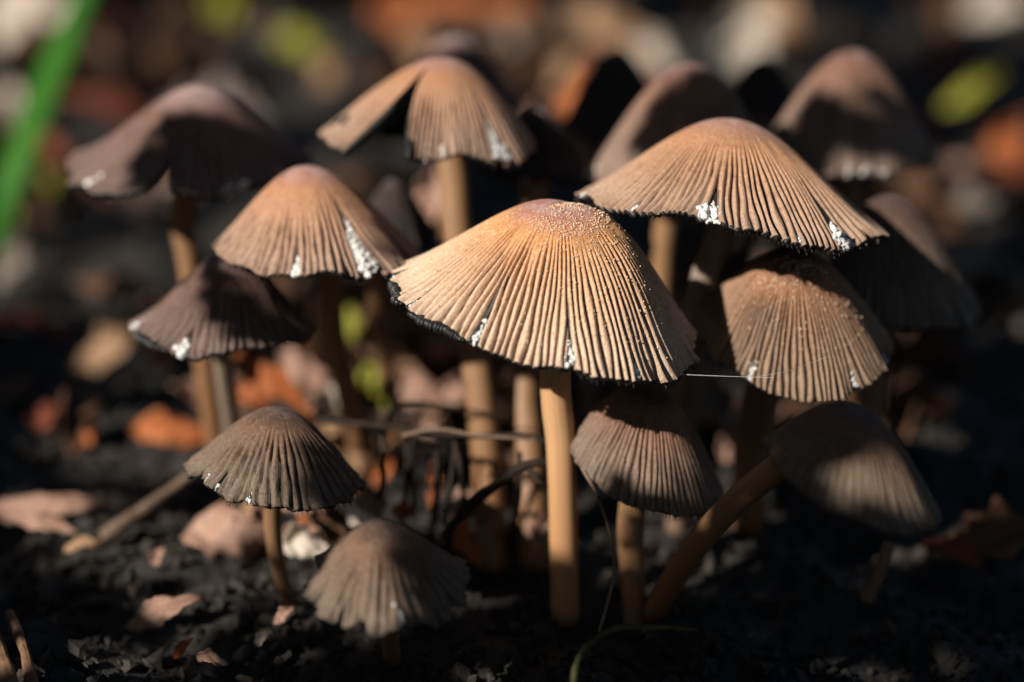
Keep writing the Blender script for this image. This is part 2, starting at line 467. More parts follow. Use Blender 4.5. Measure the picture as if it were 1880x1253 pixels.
def tuft(C, cap_obj, origin, ang, size, q=1.0, n=9, seed=0, stretch=0.0):
    r = np.random.default_rng(seed + int(ang * 7) % 1000)
    n = n * 3
    a = math.radians(ang) + r.normal(0, size / C.R * 0.3, n)
    qq = q - np.abs(r.normal(0, 0.03 + stretch, n))
    keep, C.splits = C.splits, []
    p, _ = C.surf(a, np.clip(qq, 0.2, 1.0), drop=0.03, flatp=True)
    C.splits = keep
    p = p - C.ez * np.abs(r.normal(0, size * 0.2, n))[:, None]
    V, F = blobs(p - origin, size * r.uniform(0.16, 0.42, (n, 1)) * r.uniform(0.3, 1.6, (n, 3)), r)
    return new_obj('veil_tuft', V, F, M_TUFT, cap_obj, True)

def membrane(C, cap_obj, origin, ang, width, q0, drop=0.04, sag=0.05):
    """web of white veil stretched across a tear"""
    t = np.linspace(-1, 1, 9); q = np.linspace(q0, 0.99, 14)
    Q, T = np.meshgrid(q, t, indexing='ij')
    g = ((Q - q0) / (1 - q0)) ** 0.8
    r = np.random.default_rng(int(abs(ang) * 10))
    edge = 1 - 0.12 * (1 - T ** 2) * (Q > 0.95) - 0.04 * r.uniform(size=Q.shape) * (Q > 0.93)
    keep, C.splits = C.splits, []
    p, _ = C.surf(math.radians(ang) + T * g * math.radians(width) / 2, Q * edge, drop=drop, flatp=True)
    C.splits = keep
    p = p - C.ez * (sag * (1 - T ** 2) * g)[..., None] + r.normal(0, 0.004, p.shape)
    o = new_obj('veil_membrane', (p - origin).reshape(-1, 3), grid_faces(14, 9), M_TUFT, cap_obj, True)
    o.modifiers.new('thickness', 'SOLIDIFY').thickness = 0.008 * U
    return o

def ink_spots(C, cap_obj, origin, spots, seed=0):
    """small black blemishes where the flesh has begun to dissolve"""
    r = np.random.default_rng(seed)
    a = np.radians([x[0] for x in spots]); q = np.array([x[1] for x in spots]); z = np.array([x[2] for x in spots])
    p, _ = C.surf(a, q, drop=0.0)
    V, F = blobs(p - origin, z[:, None] * r.uniform(0.4, 1.3, (len(z), 3)), r)
    return new_obj('ink_spots', V, F, M_GILL, cap_obj, True)

def granules(C, cap_obj, origin, n, a0, a1, q0, q1, seed, s0=0.011, s1=0.02, power=1.0):
    r = np.random.default_rng(seed)
    th = np.radians(r.uniform(a0, a1, n)); q = q0 + (q1 - q0) * r.uniform(0, 1, n) ** power
    p, _ = C.surf(th, q, drop=-0.006)
    V, F = blobs(p - origin, r.uniform(s0, s1, (n, 1)) * r.uniform(0.7, 1.2, (n, 3)), r)
    g = new_obj('granules', V, F, M_MICA, cap_obj, True); g['kind'] = 'stuff'
    return g

def inky_roll(C, cap_obj, origin, a0, a1, rad, seed=0, out=1.02, drop=0.05, ribs=True):
    """margin rolled back, showing the black gill edges as a ribbed cord"""
    n = 150
    a = np.radians(np.linspace(a0, a1, n))
    p, _ = C.surf(a, np.full(n, 1.0), drop=drop, flatp=True)
    p = p + (p - (C.c + ((p - C.c) @ C.ez)[:, None] * C.ez)) * (out - 1)
    ker = np.ones(7) / 7
    p = np.stack([np.convolve(np.pad(p[:, k], 3, mode='edge'), ker, 'valid') for k in range(3)], -1)
    s = np.linspace(0, 1, n)
    rr = rad * (0.35 + 0.65 * np.sin(np.pi * np.clip(s * 1.02, 0, 1)) ** 0.5) * (1 + (0.2 * np.sin(s * 6.283 * 30) if ribs else 0)) * (1 + 0.15 * np.sin(s * 23 + seed))
    V, F, att = tube(p - origin, rr, 10, 0.1, seed)
    return new_obj('rolled_margin', V, F, M_GILL, cap_obj, True, {'tubedata': att})

def mushroom(label, C, base_px, mid_px=(), w_top=50, w_bot=None, cmat=None, smat=None, per=6, rings=40, thick=0.05, gill=0.2, base_z=-0.15, attach=0.72, base_d=None):
    """base_px: where the stem meets the ground; mid_px: pixels the stem passes through on its way down"""
    base = PG(*base_px, base_z) if base_d is None else P(*base_px, base_d)
    root = empty('ink_cap_mushroom', base, label, 'mushroom', 'ink cap mushrooms of the cluster')
    top = C.c + C.ez * C.H * attach + C.ex * C.shx * attach
    tpx = (top - CAM); dt = tpx @ FWD; ty = H_PX / 2 - (tpx @ UP) / dt * F_PX
    db = (base - CAM) @ FWD
    pts = [top]
    ring = C.c + C.ex * C.shx * 0.2
    pts.append(C.c + C.ez * C.H * 0.15 + C.ex * C.shx * 0.3 if not mid_px else None)
    if pts[-1] is None: pts.pop()
    for m in mid_px:
        f = np.clip((m[1] - ty) / (base_px[1] - ty), 0, 1)
        pts.append(P(m[0], m[1], dt + (db - dt) * f))
    pts.append(base)
    path = spline(pts, 44)
    dmid = C.depth / F_PX
    r0, r1 = w_top / 2 * dmid, (w_bot or w_top * 0.85) / 2 * dmid
    li = np.linspace(0, 1, 44)
    rad = (r0 + (r1 - r0) * li) * (1 + 0.25 * smooth(0.12, 0.0, li))
    V, F, att = tube(path - base, rad, 22, 0.03, int(abs(base_px[0])))
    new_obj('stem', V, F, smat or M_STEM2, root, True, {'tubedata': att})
    cap = build_cap(C, root, base, cmat, per, rings, thick, gill)
    return root, cap, base

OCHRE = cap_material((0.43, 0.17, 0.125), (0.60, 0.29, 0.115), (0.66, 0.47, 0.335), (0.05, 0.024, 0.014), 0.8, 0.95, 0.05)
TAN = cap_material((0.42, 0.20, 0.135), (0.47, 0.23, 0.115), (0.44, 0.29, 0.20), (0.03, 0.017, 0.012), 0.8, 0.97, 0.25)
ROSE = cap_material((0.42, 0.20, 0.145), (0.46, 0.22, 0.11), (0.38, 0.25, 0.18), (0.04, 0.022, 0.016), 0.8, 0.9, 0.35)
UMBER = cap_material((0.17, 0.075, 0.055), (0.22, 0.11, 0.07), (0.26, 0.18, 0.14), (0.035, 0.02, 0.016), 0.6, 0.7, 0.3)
PLUM = cap_material((0.30, 0.20, 0.185), (0.17, 0.09, 0.07), (0.18, 0.12, 0.10), (0.03, 0.018, 0.018), 0.7, 0.6, 0.3)  # lightened apex colour paints in the highlight on the crown
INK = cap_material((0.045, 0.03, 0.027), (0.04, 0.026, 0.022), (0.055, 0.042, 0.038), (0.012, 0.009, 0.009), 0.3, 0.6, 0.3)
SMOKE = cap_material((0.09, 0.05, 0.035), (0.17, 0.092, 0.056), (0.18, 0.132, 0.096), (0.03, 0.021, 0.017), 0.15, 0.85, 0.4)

# 1 the sharp ochre cap in the middle
C = Cap((735, 512), (1270, 632), (1025, 378), (1055, 688), 29.4, 98, 0.085, 0.54, 0.08, [(-116, 0.62, 5, 0.0), (-77, 0.66, 3.5, 0.0), (-48, 0.86, 3, 0.0), (-150, 0.8, 2.5, 0), (-178, 0.9, 6, 0)], 0.03, 11, lobes=[(-165, 30, 0.05), (-20, 30, -0.05)], bulge=[(-5, 50, 0.13), (-178, 40, -0.03), (-80, 40, 0.03)])
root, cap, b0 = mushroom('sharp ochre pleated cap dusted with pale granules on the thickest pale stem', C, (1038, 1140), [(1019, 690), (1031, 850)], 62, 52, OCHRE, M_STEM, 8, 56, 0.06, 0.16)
granules(C, cap, b0, 420, -125, 30, 0.03, 0.34, 1, 0.006, 0.012)
granules(C, cap, b0, 520, -100, 5, 0.25, 0.95, 2, 0.006, 0.011, 1.5)
for a, z, st in ((-117, 0.11, 0.01), (-77, 0.09, 0.02), (-48, 0.08, 0.0), (-151, 0.08, 0.0), (-178, 0.10, 0.01)):
    tuft(C, cap, b0, a, z, 0.985, 8, 3, st)
membrane(C, cap, b0, -116, 5, 0.88); membrane(C, cap, b0, -77, 4, 0.88); membrane(C, cap, b0, -48, 4, 0.9); membrane(C, cap, b0, -178, 8, 0.9)
inky_roll(C, cap, b0, -176, -153, 0.062, 1)
inky_roll(C, cap, b0, -149, -119, 0.058, 2)

# 2 the broad tan cap to its upper right
C = Cap((1070, 352), (1612, 418), (1345, 220), (1415, 436), 30.2, 96, 0.075, 0.55, 0.2, [(-102, 0.66, 7, 0.0), (-44, 0.55, 7, 0.03), (-30, 0.93, 5, 0)], 0.035, 23, lobes=[(-60, 40, -0.05)])
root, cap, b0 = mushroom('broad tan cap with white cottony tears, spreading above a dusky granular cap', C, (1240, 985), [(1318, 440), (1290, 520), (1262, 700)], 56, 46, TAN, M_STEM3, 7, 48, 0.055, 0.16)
for a, z, st in ((-104, 0.13, 0.04), (-100, 0.10, 0.05), (-45, 0.15, 0.02), (-42, 0.10, 0.02), (-72, 0.05, 0), (-160, 0.06, 0), (-170, 0.06, 0), (-66, 0.05, 0), (-135, 0.04, 0)):
    tuft(C, cap, b0, a, z, 0.99, 9, 5, st)

membrane(C, cap, b0, -102, 7, 0.82); membrane(C, cap, b0, -44, 7, 0.86)
# 3 dusky granular cap below it
C = Cap((1276, 600), (1640, 640), (1450, 470), (1450, 724), 30.6, 84, 0.08, 0.8, 0.05, [(-120, 0.8, 4, 0), (-52, 0.84, 4, 0), (-18, 0.8, 7, 0)], 0.03, 31)
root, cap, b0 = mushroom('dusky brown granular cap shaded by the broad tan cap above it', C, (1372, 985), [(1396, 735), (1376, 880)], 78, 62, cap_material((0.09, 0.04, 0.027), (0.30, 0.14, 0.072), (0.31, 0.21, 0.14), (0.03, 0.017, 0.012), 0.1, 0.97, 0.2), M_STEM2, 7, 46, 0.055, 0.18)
granules(C, cap, b0, 420, -170, -10, 0.1, 0.75, 4, 0.006, 0.012)
for a, z in ((-120, 0.09), (-52, 0.09), (-18, 0.07)):
    tuft(C, cap, b0, a, z, 0.985, 8, 6, 0.02)

# 4 wide plum cap at the back left
C = Cap((120, 305), (585, 300), (370, 160), (330, 372), 33.2, 72, 0.05, 0.42, 0.3, [(-98, 0.62, 12, -0.05), (-60, 0.9, 6, 0.0)], 0.05, 41)
root, cap, b0 = mushroom('wide plum brown cap with a highlight painted pale on its crown and a curled tear', C, (405, 900), [(336, 390), (345, 470), (372, 640)], 46, 40, PLUM, M_STEM2, 5, 36)
for a, z in ((-140, 0.11), (-66, 0.12), (-60, 0.10)):
    tuft(C, cap, b0, a, z, 0.98, 8, 7, 0.02)

# 5 torn rosy cap at the top centre
C = Cap((588, 262), (976, 268), (812, 110), (795, 306), 32.2, 76, 0.06, 0.75, 0.02, [(-117, 0.18, 42, 0.02), (-44, 0.5, 6, 0.08)], 0.04, 53, start=(0.35, 0.6), lobes=[(-160, 35, 0.12)])
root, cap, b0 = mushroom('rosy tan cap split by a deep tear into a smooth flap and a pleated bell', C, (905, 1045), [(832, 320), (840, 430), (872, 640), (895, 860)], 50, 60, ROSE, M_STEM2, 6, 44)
for a, z in ((-88, 0.09), (-78, 0.06), (-44, 0.10), (-40, 0.08), (-168, 0.07)):
    tuft(C, cap, b0, a, z, 0.99, 8, 8, 0.02)

membrane(C, cap, b0, -44, 8, 0.72)
ink_spots(C, cap, b0, [(-172 + 22 * x, 0.78 + 0.14 * y, 0.025 + 0.03 * z) for x, y, z in np.random.default_rng(4).uniform(size=(22, 3))], 2)
# 6 orange-tan cap at mid left
C = Cap((392, 448), (778, 462), (568, 308), (565, 506), 31.0, 70, 0.065, 0.5, 0.12, [(-97, 0.72, 4, 0), (-56, 0.3, 14, 0.04), (-20, 0.5, 6, 0.05)], 0.05, 61, start=(0.3, 0.55))
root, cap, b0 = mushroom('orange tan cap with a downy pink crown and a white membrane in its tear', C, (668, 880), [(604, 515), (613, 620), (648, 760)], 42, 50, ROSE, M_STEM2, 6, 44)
for a, z, st in ((-97, 0.10, 0.03), (-57, 0.12, 0.12), (-54, 0.10, 0.16), (-58, 0.10, 0.04), (-172, 0.05, 0)):
    tuft(C, cap, b0, a, z, 0.98, 9, 9, st)

membrane(C, cap, b0, -56, 13, 0.42); membrane(C, cap, b0, -97, 4, 0.85)
# 7 dark plum cap under it at the left
C = Cap((240, 590), (578, 604), (430, 458), (380, 622), 31.2, 60, 0.05, 0.32, 0.2, [(-108, 0.7, 9, 0.0), (-160, 0.85, 6, 0)], 0.05, 71, tip=16)
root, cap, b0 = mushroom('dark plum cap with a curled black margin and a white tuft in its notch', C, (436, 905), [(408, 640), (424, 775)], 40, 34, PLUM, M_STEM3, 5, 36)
for a, z in ((-108, 0.12), (-110, 0.08), (-165, 0.11)):
    tuft(C, cap, b0, a, z, 0.98, 9, 10, 0.03)
inky_roll(C, cap, b0, -158, -115, 0.055, 3)

# 8 smoky small cap at the lower left
C = Cap((346, 850), (662, 888), (515, 750), (480, 916), 29.6, 46, 0.065, 0.65, 0.02, [(-125, 0.82, 5, 0), (-100, 0.88, 4, 0), (-150, 0.85, 4, 0)], 0.06, 83, edge=0.035)
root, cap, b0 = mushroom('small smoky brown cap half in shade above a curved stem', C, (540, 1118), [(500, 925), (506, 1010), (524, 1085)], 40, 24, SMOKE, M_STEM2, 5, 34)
for a, z in ((-140, 0.07), (-125, 0.05), (-100, 0.05)):
    tuft(C, cap, b0, a, z, 0.985, 8, 11, 0.0)

# 9 low blurred fan-shaped cap in front
C = Cap((562, 1062), (860, 1085), (705, 955), (650, 1140), 27.4, 40, 0.07, 0.5, 0.1, [(-75, 0.7, 5, 0), (-120, 0.75, 7, 0), (-150, 0.8, 6, 0)], 0.09, 97, edge=0.05)
root, cap, b0 = mushroom('blurred fan-shaped smoky cap squatting low on the dark soil', C, (720, 1215), [], 40, 34, SMOKE, M_STEM2, 5, 32)
tuft(C, cap, b0, -75, 0.08, 0.95, 8, 12, 0.04)

# 10 russet cap leaning behind the pale stem
C = Cap((1040, 800), (1335, 915), (1195, 712), (1170, 930), 30.2, 70, 0.05, 0.9, 0.0, [], 0.03, 101, tip=24)
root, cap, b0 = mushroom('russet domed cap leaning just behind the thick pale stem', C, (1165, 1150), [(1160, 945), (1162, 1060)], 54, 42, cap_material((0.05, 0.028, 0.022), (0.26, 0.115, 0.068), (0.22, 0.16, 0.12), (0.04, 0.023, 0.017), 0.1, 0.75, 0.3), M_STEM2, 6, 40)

# 11 blurred cap leaning at the lower right with its slanting stem
C = Cap((1405, 815), (1728, 945), (1570, 745), (1545, 930), 27.2, 56, 0.05, 0.8, 0.0, [], 0.04, 113, tip=22)
root, cap, b0 = mushroom('blurred smoky cap leaning on a long slanting stem', C, (1188, 1140), [(1440, 850), (1300, 975)], 56, 50, SMOKE, M_STEM2, 5, 34)

# 12 big dark cap at the far right
C = Cap((1480, 560), (1802, 572), (1625, 362), (1690, 620), 32.3, 60, 0.05, 0.8, 0.0, [(-45, 0.8, 6, 0)], 0.04, 127, tip=16)
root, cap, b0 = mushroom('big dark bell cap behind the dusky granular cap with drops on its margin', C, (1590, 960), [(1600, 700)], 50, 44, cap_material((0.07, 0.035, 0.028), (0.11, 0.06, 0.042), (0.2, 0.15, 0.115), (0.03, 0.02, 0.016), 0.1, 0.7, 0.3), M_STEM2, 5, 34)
tuft(C, cap, b0, -32, 0.08, 1.0, 8, 13); 

# 13..18 the caps at the back
C = Cap((1082, 318), (1420, 300), (1262, 122), (1260, 360), 33.2, 64, 0.05, 0.9, 0.0, [], 0.04, 131, tip=16)
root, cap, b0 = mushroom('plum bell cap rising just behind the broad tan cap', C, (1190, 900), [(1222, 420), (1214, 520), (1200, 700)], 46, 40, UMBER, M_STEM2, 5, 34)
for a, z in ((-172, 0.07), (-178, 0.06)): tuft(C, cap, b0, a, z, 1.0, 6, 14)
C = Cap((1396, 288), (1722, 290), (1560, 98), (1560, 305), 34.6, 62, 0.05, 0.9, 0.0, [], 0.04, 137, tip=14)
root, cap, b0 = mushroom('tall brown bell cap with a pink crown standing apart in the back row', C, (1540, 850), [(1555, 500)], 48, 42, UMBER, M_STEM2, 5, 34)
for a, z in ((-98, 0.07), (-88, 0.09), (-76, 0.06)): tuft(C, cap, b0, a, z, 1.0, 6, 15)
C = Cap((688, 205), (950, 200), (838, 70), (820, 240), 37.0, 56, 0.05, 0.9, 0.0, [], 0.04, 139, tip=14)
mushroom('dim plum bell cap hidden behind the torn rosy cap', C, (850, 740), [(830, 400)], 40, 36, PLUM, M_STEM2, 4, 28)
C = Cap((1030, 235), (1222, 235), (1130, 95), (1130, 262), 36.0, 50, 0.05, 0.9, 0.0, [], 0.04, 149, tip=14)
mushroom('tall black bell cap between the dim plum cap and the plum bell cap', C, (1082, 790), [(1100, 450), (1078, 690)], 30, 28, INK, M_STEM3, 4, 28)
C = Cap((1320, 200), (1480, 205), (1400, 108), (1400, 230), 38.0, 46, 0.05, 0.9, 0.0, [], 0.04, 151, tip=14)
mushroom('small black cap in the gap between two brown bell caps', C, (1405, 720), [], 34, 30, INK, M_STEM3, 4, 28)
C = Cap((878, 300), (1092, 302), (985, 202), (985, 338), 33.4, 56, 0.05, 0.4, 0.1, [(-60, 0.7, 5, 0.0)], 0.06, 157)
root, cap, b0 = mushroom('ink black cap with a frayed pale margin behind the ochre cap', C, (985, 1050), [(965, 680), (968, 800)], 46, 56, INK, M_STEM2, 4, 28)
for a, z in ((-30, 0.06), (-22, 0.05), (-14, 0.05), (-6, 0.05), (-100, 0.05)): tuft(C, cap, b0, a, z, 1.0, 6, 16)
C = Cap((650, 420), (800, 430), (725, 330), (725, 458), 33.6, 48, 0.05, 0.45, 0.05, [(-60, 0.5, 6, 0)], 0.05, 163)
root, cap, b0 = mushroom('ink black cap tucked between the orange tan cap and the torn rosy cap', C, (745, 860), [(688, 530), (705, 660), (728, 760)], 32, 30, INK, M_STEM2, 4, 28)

# ------------------------------------------------------------------ leaves, twigs, wood
def leaf_mesh(name, length, width, curl, cup, twist, tip, seed, material, ragged=0.08, nl=26, nw=13, thick=0.02):
    r = np.random.default_rng(seed)
    t = np.linspace(0, 1, nl); v = np.linspace(-1, 1, nw)
    T, V = np.meshgrid(t, v, indexing='ij')
    prof = np.sin(np.pi * np.clip(T, 0.0, 1) ** tip) ** 0.8
    ragged = max(ragged, 0.14)
    prof = np.clip(prof, 0.02, 1) * (1 + 0.5 * ragged * np.sin(47 * T + r.uniform(0, 6) + 2 * V) + ragged * np.where(V > 0, 1, -1) * np.sin(9 * T + r.uniform(0, 6)) + ragged * np.sin(23 * T + r.uniform(0, 6) + V))
    x = (T - 0.5) * length
    y = V * prof * width / 2
    z = curl * length * (-(2 * T - 1) ** 2) * 0.5 + cup * width * (V * prof) ** 2 + 0.05 * width * np.sin(7 * T + 3 * V + r.uniform(0, 6)) * np.abs(V) + twist * y * (T - 0.5)
    k_ = r.uniform(0, 6.28, 8)
    crumple = np.sin(11 * T + 2.5 * V + k_[0]) * 0.05 + np.sin(6 * T - 4 * V + k_[1]) * 0.06 + np.sin(19 * T + 5 * V + k_[2]) * 0.03 + np.abs(np.sin(7 * V + 5 * T + k_[3])) * 0.07 - np.abs(np.sin(4 * T + 2 * V + k_[4])) * 0.08
    z = z + crumple * width + 0.25 * width * smooth(0.55, 1.0, np.abs(V)) * prof * np.sin(5 * T + k_[5] + np.sign(V)) + r.normal(0, 0.006 * width, z.shape)
    y = y * (1 - 0.25 * smooth(0.6, 1, np.abs(V)) * (0.5 + 0.5 * np.sin(8 * T + k_[6] + 2 * np.sign(V))))
    Vx = np.stack([x, y, z], -1).reshape(-1, 3)
    luv = np.stack([T, V, np.zeros_like(T)], -1).reshape(-1, 3)
    o = new_obj(name, Vx, grid_faces(nl, nw), material, None, True, {'luv': luv})
    md = o.modifiers.new('thickness', 'SOLIDIFY'); md.thickness = thick * U; md.offset = 0
    mid = np.stack([(t - 0.5) * length, np.zeros(nl), z[:, nw // 2] - 0.01], -1)
    return o, mid

def orient(o, pos, ax, nrm):
    ax = ax / np.linalg.norm(ax); nrm = nrm - ax * (nrm @ ax); nrm /= np.linalg.norm(nrm); b = np.cross(nrm, ax)
    m = Matrix([[ax[0], b[0], nrm[0], pos[0] * U], [ax[1], b[1], nrm[1], pos[1] * U], [ax[2], b[2], nrm[2], pos[2] * U], [0, 0, 0, 1]])
    o.matrix_world = m

LIT = []          # (position, radius): spots the added off-frame leaves are shaped to leave in sun
def leaf(label, px, py, lpx, wpx, ang, colour, z=0.4, face=0.4, curl=0.15, cup=0.2, tip=0.85, seed=None, lit=0.0, name='dead_leaf', d=None, cat='leaf', ragged=0.08, twist=0.0, group=None):
    """face: 0 lies flat on the ground, 1 faces the camera"""
    seed = seed if seed is not None else int(px * 3 + py * 7)
    dd = ground_depth(px, py, z) if d is None else d
    pos = P(px, py, dd); k = dd / F_PX
    o, mid = leaf_mesh(name, lpx * k, wpx * k / (0.45 + 0.55 * face), curl, cup, twist, tip, seed, LEAFM[colour] if isinstance(colour, str) else colour, ragged)
    a = math.radians(ang)
    n = -FWD * face + np.array([0, 0, 1.0]) * (1 - face) + RIGHT * -0.15 * face
    n /= np.linalg.norm(n)
    axis = RIGHT * math.cos(a) + UP * math.sin(a)
    orient(o, pos, axis, n)
    tag(o, label, cat, group)
    V, F, att = tube(mid, np.linspace(0.035, 0.012, len(mid)) * (wpx * k / 1.0) ** 0.5, 6)
    new_obj('midrib', V, F, o.data.materials[0], o, True, {'luv': att, 'tubedata': att})
    if lit: LIT.append((pos, lit * (0.66 if py < 450 else 1.0 if (400 < px < 1000 and 600 < py < 960) else 0.6)))
    return o

# the litter that the photograph lets one tell apart
leaf('big blush pink curled leaf behind the curved stem of the small smoky cap', 420, 955, 190, 95, 14, 'pink', 0.6, 0.55, 0.35, -0.35, 0.8, lit=1.3)
leaf('long glowing orange leaf lying beside the small smoky cap', 315, 790, 150, 62, -4, 'orange', 0.3, 0.6, 0.2, -0.2, 0.9, lit=1.6)
leaf('upright rounded orange leaf beside the long glowing orange one', 155, 785, 75, 66, 80, 'orange', 0.3, 0.8, 0.1, 0.1, 0.8, lit=0.9)
leaf('small russet leaf above the upright rounded orange leaf', 85, 765, 60, 45, 50, 'red', 0.3, 0.6, lit=0.4)
leaf('long mauve leaf lying flat beside a shorter pale strip', 70, 925, 250, 46, 2, 'pink', 0.3, 0.5, 0.15, -0.2, 0.7, lit=0.7)
leaf('shorter pale strip of leaf under the long mauve leaf', 85, 962, 120, 30, -14, 'pink', 0.5, 0.6, 0.1, 0.1, 0.8, lit=0.8)
leaf('small tan crumpled strip below the slanting pale twig', 150, 998, 76, 22, 14, 'tan', 0.4, 0.6, 0.4, 0.1, 0.8, lit=0.6)
leaf('narrow rosy leaf lying on the dark soil', 295, 1118, 150, 40, 22, 'pink', 0.3, 0.6, 0.25, -0.2, 0.8, lit=0.5)
leaf('small pale rosy leaf scrap on the dark soil', 390, 1210, 62, 20, -16, 'pink', 0.3, 0.6, 0.2, 0.1, 0.8, lit=0.35)
leaf('thin orange leaf scrap on the dark soil', 335, 1190, 50, 16, 50, 'orange', 0.3, 0.6, 0.2, lit=0.3)
leaf('olive leaf scrap on the dark soil', 484, 1166, 48, 22, 55, 'grey', 0.3, 0.6, lit=0.35)
leaf('rosy shred at the foot of the curved stem', 520, 1130, 46, 18, 40, 'pink', 0.2, 0.6, lit=0.3)
leaf('rosy shred hanging below the blush pink leaf', 290, 1022, 40, 20, 60, 'pink', 0.3, 0.7, lit=0.3)
leaf('thin grey upright shred on the dark soil', 244, 1070, 56, 16, 88, 'grey', 0.3, 0.9, lit=0.3)
leaf('chalky white crumpled leaf behind the blurred fan-shaped cap', 560, 1003, 90, 56, -8, 'pale', 0.5, 0.7, 0.2, 0.3, 0.8, lit=0.6)
leaf('orange tan leaf flap leaning over the blurred fan-shaped cap', 682, 925, 70, 46, -62, 'tan', 0.9, 0.7, 0.2, -0.2, 0.8, lit=0.6)
leaf('amber leaf scrap glowing beside the tan leaf flap', 742, 938, 44, 34, 10, LEAFM['orange'], 0.9, 0.7, 0.1, lit=0.5)
leaf('long brown leaf slanting down to the blurred fan-shaped cap', 605, 955, 190, 60, -38, 'brown', 0.7, 0.6, 0.1, 0.2, 0.8, lit=0.7)
leaf('pale rosy leaf tip above the blurred fan-shaped cap', 545, 932, 62, 30, -10, 'pink', 0.9, 0.6, lit=0.4)
leaf('orange leaf bending like a stalk above the small smoky cap', 505, 705, 190, 46, -40, 'orange', 1.3, 0.8, 0.12, 0.3, 0.75, lit=1.3)
leaf('bright orange rounded leaf above the small smoky cap', 468, 722, 70, 52, -30, 'orange', 0.7, 0.8, 0.1, 0.2, 0.8, lit=0.8)
leaf('bleached leaf shining beside the stem of the orange tan cap', 603, 735, 62, 54, 80, 'pale', 0.9, 0.9, 0.1, 0.2, 0.8, lit=0.7)
leaf('dusty rose leaf next to the bleached shining leaf', 560, 690, 130, 50, -50, 'pink', 0.8, 0.7, 0.2, 0.2, 0.8, lit=0.7)
leaf('rosy leaf behind the stem of the dark plum cap', 375, 715, 60, 70, 70, 'pink', 0.4, 0.8, 0.1, 0.2, 0.8, lit=0.8)
leaf('grey tan leaf slanting behind the dark plum cap', 200, 640, 190, 44, 26, 'tan', 0.3, 0.5, 0.2, 0.2, 0.8, lit=0.6)
leaf('yellow green leaf standing between two stems', 655, 625, 130, 36, -78, 'yellow', 0.8, 0.9, 0.1, 0.2, 0.8, lit=0.8)
leaf('yellow green leaf with a bleached patch below the standing one', 688, 700, 70, 44, -60, 'yellow', 0.6, 0.8, 0.1, 0.2, 0.8, lit=0.5)
leaf('tiny lime leaf beside the stems', 713, 740, 24, 20, 20, 'yellow', 0.5, 0.8, lit=0.3)
leaf('tan leaf standing behind the slim stem', 742, 650, 200, 54, -62, 'tan', 0.8, 0.85, 0.2, 0.25, 0.7, lit=0.9)
leaf('rosy tan leaf end lit beside the slim stem', 770, 720, 90, 60, -50, 'pink', 0.6, 0.85, 0.2, 0.25, 0.8, lit=0.6)
leaf('pale rose leaf under the black rolled margin of the ochre cap', 815, 632, 90, 44, 10, 'pink', 1.1, 0.8, 0.2, -0.2, 0.8, lit=0.7)
leaf('pale pinkish leaf behind the curved stem of the orange tan cap', 645, 540, 110, 70, -75, 'pink', 0.3, 0.9, 0.1, 0.2, 0.8, lit=0.9)
leaf('rose leaf propped behind the stem of the torn rosy cap', 790, 358, 120, 66, 75, 'pink', 0.3, 0.9, 0.1, 0.2, 0.8, lit=0.9, d=35.5)
leaf('bleached pointed leaf hanging among the twigs', 810, 815, 64, 36, 80, 'pale', 0.7, 0.9, 0.1, 0.2, 0.7, lit=0.5)
leaf('rosy leaf between the twigs and the ochre cap stem', 945, 830, 60, 46, 60, 'pink', 0.8, 0.9, 0.1, 0.2, 0.8, lit=0.6)
leaf('narrow russet leaf standing among the dark twigs', 798, 890, 96, 22, 86, 'orange', 0.6, 0.9, 0.1, 0.2, 0.8, lit=0.4)
leaf('greyish tan leaf below the horizontal twig', 640, 820, 130, 90, -40, 'tan', 0.5, 0.7, 0.2, 0.3, 0.8, lit=0.5)
leaf('rusty torn leaf at the foot of the stem behind', 855, 990, 120, 36, -65, 'orange', 0.4, 0.8, 0.3, 0.2, 0.8, lit=0.4, ragged=0.3)
leaf('blurred rose leaf beside the stem of the dusky granular cap', 1345, 815, 76, 44, 62, 'pink', 0.5, 0.9, 0.1, 0.2, 0.8, lit=0.6)
leaf('small round rosy leaf behind the stem of the dusky granular cap', 1448, 775, 50, 46, 0, 'pink', 0.4, 0.9, 0.1, 0.2, 0.8, lit=0.5)
leaf('small amber leaf glowing in front of a brown standing leaf', 1725, 750, 44, 44, 30, 'orange', 0.4, 0.9, 0.1, 0.2, 0.8, lit=0.5)
leaf('brown leaf standing behind the amber leaf', 1690, 730, 110, 60, 70, 'brown', 0.4, 0.8, 0.1, 0.2, 0.8, lit=0.5)
leaf('pale grey rounded leaf beyond the big dark bell cap', 1780, 370, 100, 46, 0, 'grey', 0.3, 0.6, 0.1, 0.2, 0.8, lit=1.2)
leaf('broad orange leaf glowing beyond the tall brown bell cap', 1855, 270, 90, 80, -30, 'orange', 0.3, 0.8, 0.1, 0.2, 0.8, lit=1.5)
leaf('narrow olive leaf slanting up beyond the tall brown bell cap', 1785, 165, 130, 32, 32, 'yellow', 1.5, 0.8, 0.1, 0.2, 0.8, lit=1.2)
leaf('pale bleached leaf far beyond the tall brown bell cap', 1830, 12, 130, 60, 10, 'pale', 0.5, 0.6, 0.1, 0.2, 0.8, lit=2.0)
leaf('shining cream leaf far behind the small black cap', 1375, 65, 130, 100, 80, 'pale', 1.0, 0.9, 0.1, 0.2, 0.8, lit=2.2)
leaf('tan leaf beside the shining cream leaf', 1410, 35, 150, 110, 60, 'tan', 0.8, 0.8, 0.1, 0.2, 0.8, lit=1.6)
leaf('broad pale tan leaf behind the tall black bell cap', 1120, 55, 200, 80, -20, 'tan', 0.8, 0.7, 0.15, 0.2, 0.8, lit=2.2)
